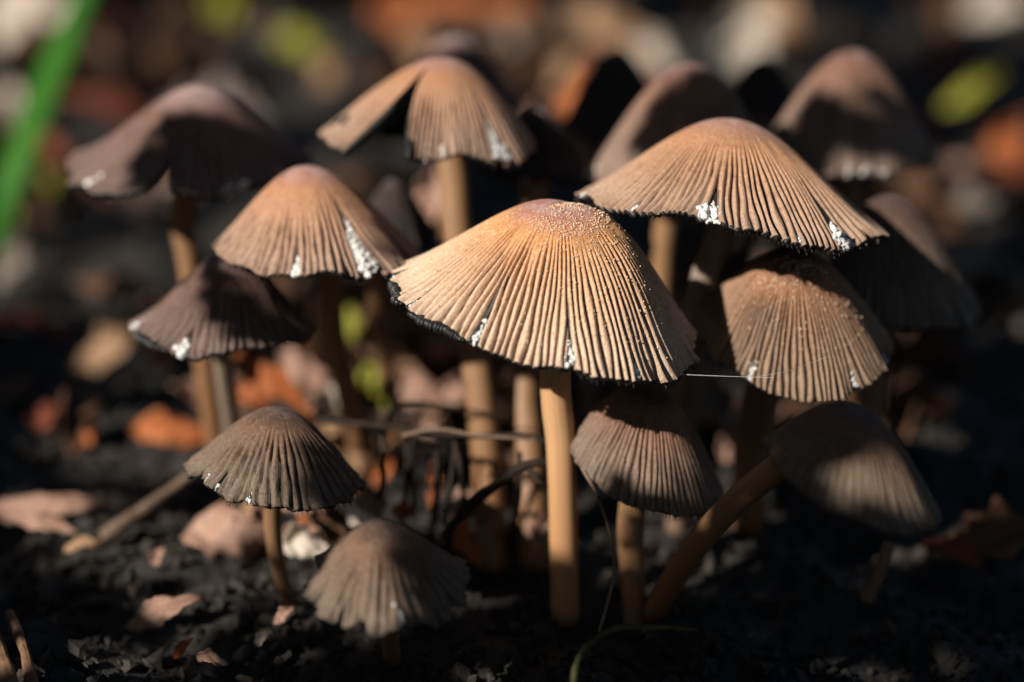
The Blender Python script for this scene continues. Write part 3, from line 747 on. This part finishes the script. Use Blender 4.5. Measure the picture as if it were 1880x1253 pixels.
leaf('cream leaf wedge above the plum bell cap', 1205, 105, 100, 50, -40, 'pale', 1.0, 0.8, 0.1, 0.2, 0.8, lit=1.2)
leaf('buff leaf between the torn rosy cap and the tall black bell cap', 1010, 145, 150, 110, 35, 'tan', 0.8, 0.8, 0.1, 0.2, 0.8, lit=1.8)
leaf('orange leaf edge showing beside the tall black bell cap', 1050, 180, 140, 50, 72, 'orange', 0.6, 0.9, 0.1, 0.2, 0.8, lit=1.0, d=39)
leaf('tan leaf peeping out beside the dim plum bell cap', 770, 85, 110, 70, 30, 'tan', 0.6, 0.8, 0.1, 0.2, 0.8, lit=1.4)
leaf('long rusty leaf across the far background', 880, 8, 420, 50, -2, 'orange', 0.5, 0.6, 0.1, 0.2, 0.8, lit=1.6)
leaf('rusty tan leaf far behind the torn rosy cap', 735, 30, 110, 70, 40, 'orange', 0.5, 0.7, 0.1, 0.2, 0.8, lit=1.3)
leaf('tan round leaf between the plum cap and the torn rosy cap', 597, 128, 70, 66, 60, 'tan', 0.5, 0.9, 0.1, 0.2, 0.8, lit=1.2)
leaf('olive yellow leaf far behind the wide plum cap', 550, 78, 100, 56, -10, 'yellow', 0.5, 0.8, 0.1, 0.2, 0.8, lit=1.1)
leaf('lime yellow leaf farthest beyond the wide plum cap', 413, 12, 70, 62, -60, 'yellow', 0.8, 0.9, 0.1, 0.2, 0.8, lit=1.5)
leaf('glaring white bleached leaf beside the grass blade', 45, 18, 180, 120, 25, 'pale', 1.2, 0.8, 0.1, 0.2, 0.8, lit=3.0)
leaf('white bleached leaf low beside the grass blade', 8, 205, 130, 66, 80, 'pale', 0.8, 0.9, 0.1, 0.2, 0.8, lit=1.8)
leaf('salmon leaf behind the margin of the wide plum cap', 45, 335, 110, 62, 12, 'pink', 0.6, 0.8, 0.1, 0.2, 0.8, lit=1.6)
leaf('yellow leaf end beside the salmon leaf', 88, 335, 44, 50, 40, 'yellow', 0.6, 0.8, 0.1, 0.2, 0.8, lit=0.8)
leaf('lime leaf below the salmon leaf', 12, 388, 60, 44, 30, 'yellow', 0.6, 0.8, 0.1, 0.2, 0.8, lit=1.0)
leaf('dim grey tan leaf slanting in the litter below the lime leaf', 20, 480, 120, 50, 65, 'grey', 0.4, 0.7, 0.1, 0.2, 0.8, lit=0.9)
leaf('brown pointed leaf in the litter beyond the dark plum cap', 190, 525, 110, 36, -6, 'brown', 0.4, 0.6, 0.1, 0.2, 0.8, lit=0.7)

leaf('large dull brown leaf on the soil beyond the slanting smoky cap', 1820, 985, 170, 80, 8, 'brown', 0.3, 0.4, 0.2, 0.2)
leaf('dull russet leaf beside the large dull brown leaf', 1755, 1010, 120, 50, -20, 'red', 0.3, 0.4, 0.2, 0.2)
# scraps wedged among the stems
rp = np.random.default_rng(909)
for n in range(44):
    px, py = rp.uniform(390, 1000), rp.uniform(650, 985)
    c_ = ('pink', 'tan', 'orange', 'brown', 'pale')[rp.choice(5, p=[0.3, 0.3, 0.14, 0.2, 0.06])]
    w_ = {'pink': 'rosy', 'tan': 'tan', 'orange': 'orange', 'brown': 'brown', 'pale': 'bleached'}[c_]
    leaf('small %s leaf scrap wedged in the litter between the stems' % w_, px, py, rp.uniform(36, 95), rp.uniform(18, 44), rp.uniform(-90, 90), c_, rp.uniform(0.1, 0.7), rp.uniform(0.5, 1.0), rp.uniform(0, 0.4), rp.uniform(-0.3, 0.4), 0.8, 2000 + n,
         0.35 if rp.uniform() < 0.65 else 0.0, 'leaf_scrap', ragged=0.2, group=w_ + ' leaf scraps between the stems')

# grass blade, back left
p = spline([PG(-10, 470), P(20, 330, 44), P(95, 130, 45), P(165, -40, 46)], 26)
wid = 0.34 * np.sin(np.pi * np.linspace(0.12, 0.86, 26)) ** 0.6
bx = RIGHT * 0.9 + FWD * -0.35
Vg = np.stack([p - bx * wid[:, None], p - FWD * 0.1 * wid[:, None] - np.array([0, 0, 0.06]), p + bx * wid[:, None]], 1)
luv = np.stack(np.meshgrid(np.linspace(0, 1, 26), [-1, 0, 1], indexing='ij') + [np.zeros((26, 3))], -1)
o = new_obj('grass_blade', (Vg - p[0]).reshape(-1, 3), grid_faces(26, 3), M_GRASS, None, True, {'luv': luv.reshape(-1, 3)})
o.location = Vector(p[0]) * U
o.modifiers.new('thickness', 'SOLIDIFY').thickness = 0.02 * U
tag(o, 'broad bright green grass blade arching past the wide plum cap', 'grass')
for q_ in (6, 12, 17): LIT.append((p[q_], 1.5))

def twig(label, pts, r0, r1, material, name='twig', sides=9, bumps=0.12, cat='twig', branches=(), lit=0.0, group=None):
    path = spline(pts, max(30, 12 * len(pts)))
    V, F, att = tube(path - path[0], np.linspace(r0, r1, len(path)), sides, bumps, len(label))
    o = new_obj(name, V, F, material, None, True, {'tubedata': att})
    o.location = Vector(path[0]) * U
    tag(o, label, cat, group)
    for bpts, br in branches:
        bp = spline(bpts, 24)
        V, F, att = tube(bp - path[0], np.linspace(br, br * 0.4, 24), 7, 0.12, 3)
        new_obj('side_shoot', V, F, material, o, True, {'tubedata': att})
    if lit:
        for k in (0.25, 0.5, 0.75): LIT.append((path[int(k * len(path))], lit))
    return o

twig('dark forked twig lying across the stems at mid height', [P(585, 772, 31.6), P(700, 782, 31.3), P(840, 800, 31), P(960, 800, 30.8), P(1005, 812, 30.8)], 0.045, 0.03, M_TWIG,
     branches=[([P(760, 790, 31.1), P(756, 870, 31.2), P(762, 960, 31.4)], 0.035), ([P(840, 800, 31), P(826, 900, 31.1), P(815, 1000, 31.2)], 0.045), ([P(700, 782, 31.3), P(742, 742, 31.6), P(850, 752, 31.8), P(940, 770, 32)], 0.04)], lit=0.3)
twig('pale thin twig running just above the dark forked one', [P(740, 800, 30.8), P(800, 788, 30.7), P(880, 800, 30.6), P(985, 808, 30.5)], 0.03, 0.02, M_TWIG2, lit=0.3)
twig('dark crooked twig rising to the thick pale stem', [P(815, 985, 30.6), P(860, 935, 30.4), P(935, 872, 30.2), P(985, 850, 30.2), P(1060, 860, 30.4), P(1120, 900, 30.4)], 0.06, 0.05, M_TWIG,
     branches=[([P(970, 858, 30.2), P(990, 885, 30.1), P(1005, 890, 30.2)], 0.04), ([P(930, 876, 30.2), P(880, 905, 30.0), P(840, 940, 29.9)], 0.04)])
twig('slanting pale dry twig beside the small smoky cap', [PG(190, 985, 0.3), PG(270, 930, 0.6), PG(352, 872, 0.9)], 0.11, 0.055, M_TWIG2, lit=0.6)
twig('thin tendril hanging down beside the thick pale stem', [P(1068, 858, 29.6), P(1098, 915, 29.3), P(1122, 990, 29.1), P(1126, 1060, 28.9), P(1100, 1160, 28.6)], 0.022, 0.018, M_TWIG2, 'tendril', 7, 0.3, 'tendril', lit=0.12)
twig('curled mossy tendril on the soil below the hanging tendril', [P(1282, 1157, 27.8), P(1200, 1152, 27.9), P(1130, 1156, 27.8), P(1080, 1185, 27.6), P(1058, 1225, 27.3), P(1052, 1262, 27.0)], 0.018, 0.05, flat_material('mossy_tendril', (0.04, 0.04, 0.02), (0.12, 0.12, 0.05), 500, 0.85, 0.2, 0.8, 0.03), 'tendril', 8, 0.3, 'tendril', lit=0.12)
twig('short rusty twig standing in the dark below the slanting stem', [PG(1590, 1100, 0.2), PG(1615, 1050, 0.6), PG(1632, 1000, 1.0)], 0.10, 0.07, M_TWIG2, lit=0.25)
twig('single taut silk thread between the ochre cap and the dusky cap', [P(1215, 686, 28.9), P(1300, 690, 28.75), P(1420, 694, 28.6)], 0.0026, 0.0026, M_THREAD, 'spider_thread', 5, 0, 'thread')
twig('slack silk thread slanting over the dusky granular cap', [P(1380, 694, 28.6), P(1450, 680, 28.4), P(1520, 655, 28.5)], 0.002, 0.002, M_THREAD, 'spider_thread', 5, 0, 'thread')

for n, (x0, y0, x1, y1, d) in enumerate(((745, 770, 735, 985, 31.6), (800, 795, 788, 1000, 31.2), (832, 800, 850, 960, 31.0), (720, 730, 765, 930, 32.0), (700, 800, 690, 960, 31.0), (955, 830, 930, 1010, 30.9))):
    twig('thin dark stalk standing in the tangle between the stems', [P(x0, y0, d), P((x0 + x1) / 2 + 8, (y0 + y1) / 2, d), PG(x1, y1, 0.0)], 0.03, 0.05, M_TWIG, group='dark stalks between the stems')

# slab of rotten wood, lower left corner
base = PG(30, 1220, 0.2)
root = empty('bark_slab', base, 'split slab of rotten orange brown wood on the soil', 'wood')
for k, (x0, x1, w) in enumerate(((-40, 20, 36), (18, 62, 22))):
    pts = [PG(x0, 1128, 0.5), PG((x0 + x1) / 2 + 3, 1190, 0.6), PG(x1, 1275, 0.5)]
    path = spline(pts, 24)
    V, F, att = tube(path - base, w / 2 * 27.5 / F_PX * (1 + 0.1 * np.sin(np.linspace(0, 9, 24))), 10, 0.15, k + 4)
    new_obj('wood_strip', V, F, M_WOOD, root, False, {'tubedata': att})
LIT.append((PG(40, 1180, 0.6), 0.5))

# random litter: each leaf its own object, sharing a few meshes
LITTER = [('pink', 'small rosy dead leaf', 0.3, 0.3), ('brown', 'curled brown dead leaf', 0.4, 0.5), ('brown', 'flat dark brown dead leaf', 0.05, 0.12), ('grey', 'cupped grey brown dead leaf', 0.1, 0.6), ('red', 'narrow russet dead leaf', 0.25, 0.2), ('brown', 'rolled dark brown dead leaf', 0.15, 0.95)]
protos = []
for k, (c, lab, curl, cup) in enumerate(LITTER):
    o, mid = leaf_mesh('dead_leaf', 2.6, 1.3 if 'narrow' not in lab else 0.7, curl, cup, 0.3, 0.85, 900 + k, LEAFM[c], 0.12)
    protos.append((o, lab))
used = set()
rl = np.random.default_rng(77)
for n in range(280):
    y = 24.5 + 58 * rl.uniform() ** 1.2
    x = rl.uniform(-1, 1) * (0.24 * y + 2.5)
    if n >= 230: y, x = rl.uniform(32.5, 40), rl.uniform(-4.5, 4)
    if y < 31.5 and n < 230: continue
    if abs(x - 0.5) < 5 and 26 < y < 32.5 and rl.uniform() < 0.8: continue
    k = rl.integers(len(protos)); p0, lab = protos[k]
    o = p0 if k not in used else p0.copy()
    if k in used: COL.objects.link(o)
    used.add(k)
    az = rl.uniform(0, 6.28); el = rl.normal(0, 0.3)
    ax = np.array([math.cos(az), math.sin(az), el]); nn = np.array([rl.normal(0, 0.35), rl.normal(0, 0.35) - 0.2, 1.0])
    s_ = rl.uniform(0.45, 1.0) * (1.5 if y > 45 else 1.0) * (0.6 if y < 33 else 1.0) * (0.55 if k == 0 else 1)
    orient(o, (x, y, float(ground_height(np.array(x), np.array(y))) + 0.25 * s_ + abs(el) * 0.8), ax, nn)
    o.scale = (s_,) * 3
    tag(o, lab + ' loose in the dim litter around the mushrooms', 'leaf', lab + ' litter')

# crumbs of soil and wood, uncountable
nc_ = 11000
yy = 23 + 40 * rl.uniform(size=nc_) ** 1.5; xx = rl.uniform(-1, 1, nc_) * (0.24 * yy + 2)
zz = ground_height(xx, yy) + 0.05
ss = rl.uniform(0.025, 0.1, (nc_, 1)) * rl.uniform(0.4, 1.4, (nc_, 3)) * (1 + 0.8 * (rl.uniform(size=(nc_, 1)) > 0.9))
V, F = blobs(np.stack([xx, yy, zz], -1), ss, rl)
o = new_obj('soil_crumbs', V, F, M_CRUMB, None, False)
tag(o, 'dark crumbs of soil and rotten wood strewn over the ground', 'soil', None, 'stuff')

# ------------------------------------------------------------------ shrubs and overhanging branches (added outside the frame to block sun and sky)
# leaves are left out along the sun's path to each wanted fleck
for px, py, d, r in (
    (1000, 520, 28.9, 2.05), (1018, 760, 29.7, 0.8), (1028, 880, 30.0, 0.6), (1030, 940, 30.1, 0.4),
    (1345, 330, 30.0, 1.9), (1540, 380, 30.2, 0.9),
    (690, 230, 31.7, 0.95), (630, 250, 31.9, 0.8), (800, 230, 31.2, 1.0), (900, 235, 31.2, 0.7), (815, 130, 32, 0.6),
    (480, 430, 30.3, 0.9), (560, 420, 30.0, 0.9), (620, 440, 29.9, 0.7), (560, 330, 30.8, 0.5),
    (1470, 680, 29.6, 0.5), (1570, 650, 29.6, 0.6), (1370, 660, 29.6, 0.5),
    (190, 300, 32.5, 0.75), (260, 235, 32.8, 0.5), (370, 172, 33.2, 0.5), (480, 225, 33.3, 0.35),
    (310, 570, 30.5, 0.35), (360, 560, 30.3, 0.35),
    (410, 850, 28.8, 0.5), (480, 860, 28.6, 0.5), (605, 1060, 26.8, 0.5), (670, 1000, 26.9, 0.35), (640, 1110, 26.4, 0.3),
    (1120, 830, 29.4, 0.55), (1200, 870, 29.2, 0.55), (1280, 895, 29.3, 0.4),
    (1640, 850, 26.6, 0.35), (1690, 910, 26.8, 0.25),
    (1260, 140, 33.0, 0.65), (1150, 250, 33.0, 0.35), (1545, 118, 34.4, 0.7), (1640, 200, 34.2, 0.4), (1450, 190, 34.2, 0.35), (840, 82, 37, 0.4),
    (1760, 520, 31.8, 0.35), (885, 720, 31.3, 0.45), (965, 740, 31.3, 0.4), (890, 880, 31.6, 0.35), (968, 930, 31.8, 0.4), (610, 580, 31.0, 0.5), (640, 700, 31.3, 0.35),
    (406, 680, 31.3, 0.4), (502, 970, 29.9, 0.35), (1390, 790, 30.0, 0.5), (1320, 960, 28.6, 0.25), (1240, 1060, 29.2, 0.2), (1160, 1000, 30.2, 0.4), (340, 420, 33, 0.4), (690, 560, 33, 0.3)):
    LIT.append((P(px, py, d), r))

E1 = np.cross(S, [0, 0, 1.0]); E1 /= np.linalg.norm(E1)
E2 = np.cross(E1, S)
O_ = np.array([0, 30.0, 2.0])
lit_uv = np.array([[(p - O_) @ E1, (p - O_) @ E2] for p, r in LIT]); lit_r = np.array([r for p, r in LIT])
def clear(uv, half):
    d = np.linalg.norm(uv[:, None] - lit_uv[None], axis=2) - lit_r[None] - half[:, None]
    return d.min(1) > 0
def leaf_cloud(pos, size, r, aspect=0.55):
    """simple folded leaves, six corners each, joined"""
    n = len(pos)
    A = r.normal(size=(n, 3)); A[:, 2] *= 0.5; A /= np.linalg.norm(A, axis=1)[:, None]
    Nn = r.normal(size=(n, 3)) * 0.5 + S * r.choice([-1, 1], n)[:, None] * 1.0
    Nn -= A * (A * Nn).sum(1)[:, None]; Nn /= np.linalg.norm(Nn, axis=1)[:, None]
    B = np.cross(Nn, A); s = size[:, None]
    w = s * aspect / 2
    v = np.stack([pos - A * s / 2, pos - A * s * 0.12 + B * w + Nn * s * 0.06, pos + A * s * 0.25 + B * w * 0.75 + Nn * s * 0.05, pos + A * s / 2 - Nn * s * 0.08,
                  pos + A * s * 0.25 - B * w * 0.75 + Nn * s * 0.05, pos - A * s * 0.12 - B * w + Nn * s * 0.06], 1)
    i = np.arange(n)[:, None] * 6
    F = np.concatenate([i + np.array([0, 1, 2, 3]), i + np.array([0, 3, 4, 5])])
    luv = np.tile(np.array([[0, 0, 0], [0.4, 1, 0], [0.7, 1, 0], [1, 0, 0], [0.7, -1, 0], [0.4, -1, 0]]), (n, 1))
    return v.reshape(-1, 3), F, luv

rs = np.random.default_rng(321)
n = 16000
uu = rs.uniform(-36, 62, n); vv = rs.uniform(-26, 44, n)
size = rs.uniform(1.2, 3.4, n)
dist = rs.uniform(40, 74, n)
pos = O_ + E1 * uu[:, None] + E2 * vv[:, None] + S * dist[:, None]
keep = clear(np.stack([uu, vv], -1), size * 0.36) & ~in_view(pos) & (pos[:, 2] > 4) & (np.linalg.norm(pos - CAM, axis=1) > 14)
uu, vv, size, pos = uu[keep], vv[keep], size[keep], pos[keep]
m2 = 15000
u2 = rs.uniform(-12, 12, m2); v2 = rs.uniform(-9, 10, m2); s2 = rs.uniform(0.5, 0.95, m2)
p2 = O_ + E1 * u2[:, None] + E2 * v2[:, None] + S * rs.uniform(26, 40, m2)[:, None]
k2 = clear(np.stack([u2, v2], -1), s2 * 0.25) & ~in_view(p2) & (p2[:, 2] > 3) & (np.linalg.norm(p2 - CAM, axis=1) > 9)
uu, vv, size, pos = np.concatenate([uu, u2[k2]]), np.concatenate([vv, v2[k2]]), np.concatenate([size, s2[k2]]), np.concatenate([pos, p2[k2]])
# leaflets added in the sun's way to shade single caps and patches of soil
guard = [(P(1000, 520, 28.9), 1.8), (P(1345, 330, 30.0), 1.75), (P(1020, 760, 29.7), 0.45), (P(800, 230, 31.2), 0.8), (P(640, 240, 31.8), 0.8), (P(520, 430, 30.2), 0.8), (P(1470, 680, 29.6), 0.45), (P(1570, 650, 29.6), 0.5), (P(600, 1060, 26.8), 0.45), (P(660, 1000, 26.9), 0.3), (P(630, 1110, 26.4), 0.3), (P(420, 850, 28.8), 0.5), (P(480, 800, 29.0), 0.3)]
guv = np.array([[(p - O_) @ E1, (p - O_) @ E2] for p, r in guard]); gr_ = np.array([r for p, r in guard])
for px, py, d, r in ((605, 850, 29.2, 0.45), (590, 850, 28.6, 0.4), (560, 885, 28.4, 0.25), (770, 1040, 26.3, 0.45), (830, 1090, 26.6, 0.45), (760, 1100, 26.3, 0.3), (500, 560, 30.1, 0.4), (450, 560, 30.0, 0.25), (640, 880, 29.3, 0.4), (800, 1050, 27, 0.6), (740, 1040, 26.6, 0.35),
                     (480, 540, 30.6, 0.55), (540, 580, 30.8, 0.5), (435, 490, 30.8, 0.3), (715, 425, 30.5, 0.3), (755, 450, 30.7, 0.3),
                     (1240, 770, 29.6, 0.45), (1180, 735, 29.8, 0.3), (1300, 840, 29.6, 0.3), (350, 290, 32, 0.65), (430, 300, 32.2, 0.6), (290, 310, 32, 0.3),
                     (1260, 230, 32.2, 0.65), (1330, 240, 32.4, 0.5), (1580, 230, 33.6, 0.75), (1500, 250, 33.8, 0.5), (1480, 800, 26.6, 0.5), (1545, 775, 26.6, 0.35),
                     (1640, 480, 31.5, 0.8), (1690, 580, 31.5, 0.55), (1610, 410, 31.5, 0.5), (1680, 430, 31.7, 0.4), (150, 1160, None, 0.9), (450, 1230, None, 0.7), (1500, 1150, None, 1.2), (1300, 1215, None, 1.0), (1700, 1100, None, 1.2), (1830, 985, None, 1.2), (1400, 1080, None, 0.6), (1037, 1105, 30.7, 0.5), (1163, 1110, 30.7, 0.4), (1205, 1120, 30.6, 0.4), (905, 1000, 31.5, 0.3), (850, 1190, None, 0.7), (60, 1080, None, 0.5), (1000, 1200, None, 0.6)):
    p0 = P(px, py, d or ground_depth(px, py)); m2 = int(60 * r * r) + 8
    c0 = np.array([(p0 - O_) @ E1, (p0 - O_) @ E2])
    an = rs.uniform(0, 6.283, m2); ra = r * np.sqrt(rs.uniform(0, 1, m2))
    w2 = c0 + np.stack([np.cos(an) * ra, np.sin(an) * ra], -1)
    s2 = rs.uniform(0.45, 0.75, m2)
    ok = (np.linalg.norm(w2[:, None] - guv[None], axis=2) - gr_[None] - s2[:, None] * 0.3).min(1) > 0
    p2 = O_ + E1 * w2[:, :1] + E2 * w2[:, 1:] + S * rs.uniform(24, 34, m2)[:, None]
    ok &= ~in_view(p2) & (np.linalg.norm(p2 - CAM, axis=1) > 9)
    uu, vv, size, pos = np.concatenate([uu, w2[ok, 0]]), np.concatenate([vv, w2[ok, 1]]), np.concatenate([size, s2[ok]]), np.concatenate([pos, p2[ok]])
edges = np.quantile(uu, np.linspace(0, 1, 7))
for k, what in enumerate(('lowest', 'second', 'third', 'fourth', 'fifth', 'topmost')):
    m = (uu >= edges[k]) & (uu <= edges[k + 1])
    c = pos[m].mean(0)
    uc = uu[m].mean(); Q = lambda u, v, d: O_ + E1 * u + E2 * v + S * d
    path = spline([Q(uc, 13, 55), Q(uc + 2, 30, 62), Q(uc + 6, 47, 70), Q(70 + k * 2, 52, 84), np.array([*(Q(76 + k * 2, 10, 60)[:2]), 0.0])], 60)
    V, F, att = tube(path - c, np.linspace(0.25, 1.1, 60), 8, 0.1, k)
    root = new_obj('shade_branch', V, F, M_TWIG, None, True, {'tubedata': att})  # unseen branch, added to carry the leaves that shape the sun flecks
    root.location = Vector(c) * U
    tag(root, 'leafy green branch added out of view to shape the shade, %s of the row' % what, 'branch', 'added shade branches out of view')
    V, F, luv = leaf_cloud(pos[m] - c, size[m], rs)
    g = new_obj('leaves', V, F, M_SHADE, root, False, {'luv': luv}); g['kind'] = 'stuff'

n = 4200  # dome of shrub leaves added out of view to cut the sky light
z = rs.uniform(-0.02, 1, n); az = rs.uniform(0, 2 * np.pi, n); rr = rs.uniform(95, 150, n)
pos = np.array([0, 30.0, 0]) + np.stack([np.sqrt(np.clip(1 - z * z, 0, 1)) * np.cos(az), np.sqrt(np.clip(1 - z * z, 0, 1)) * np.sin(az), z], -1) * rr[:, None]
q = pos - O_
u_, v_ = q @ E1, q @ E2
beam = (q @ S > 0) & (u_ > -30) & (u_ < 56) & (v_ > -20) & (v_ < 38)
keep = ~beam & ~in_view(pos) & (pos[:, 2] > 2)
pos, az = pos[keep], az[keep]
for k in range(8):
    a0 = k * np.pi / 4
    m = (az >= a0) & (az < a0 + np.pi / 4)
    a = a0 + np.pi / 8
    base = np.array([math.cos(a) * 135, 30 + math.sin(a) * 135, 0.0])
    root = empty('sky_block_shrub', base, 'dense dark green shrub added out of view to block the sky, number of leaves uncounted', 'shrub', 'added shrubs that block the sky')
    root['label'] = 'dense dark green shrub added out of view to block the sky'
    for j in range(3):
        b = a + (j - 1) * 0.28
        path = spline([base, np.array([math.cos(b) * 128, 30 + math.sin(b) * 128, 50]), np.array([math.cos(b) * 80, 30 + math.sin(b) * 80, 105]), np.array([math.cos(b) * 30, 30 + math.sin(b) * 30, 128])], 30)
        qp = path - O_
        if np.any((qp @ S > 0) & (np.abs(qp @ E1) < 14) & (np.abs(qp @ E2) < 12)): continue      # the gap the sun comes through
        V, F, att = tube(path - base, np.linspace(1.6, 0.4, 30), 8, 0.1, j)
        new_obj('limb', V, F, M_TWIG, root, True, {'tubedata': att})
    V, F, luv = leaf_cloud(pos[m] - base, rs.uniform(8, 14, int(m.sum())), rs)
    g = new_obj('leaves', V, F, M_SHADE, root, False, {'luv': luv}); g['kind'] = 'stuff'
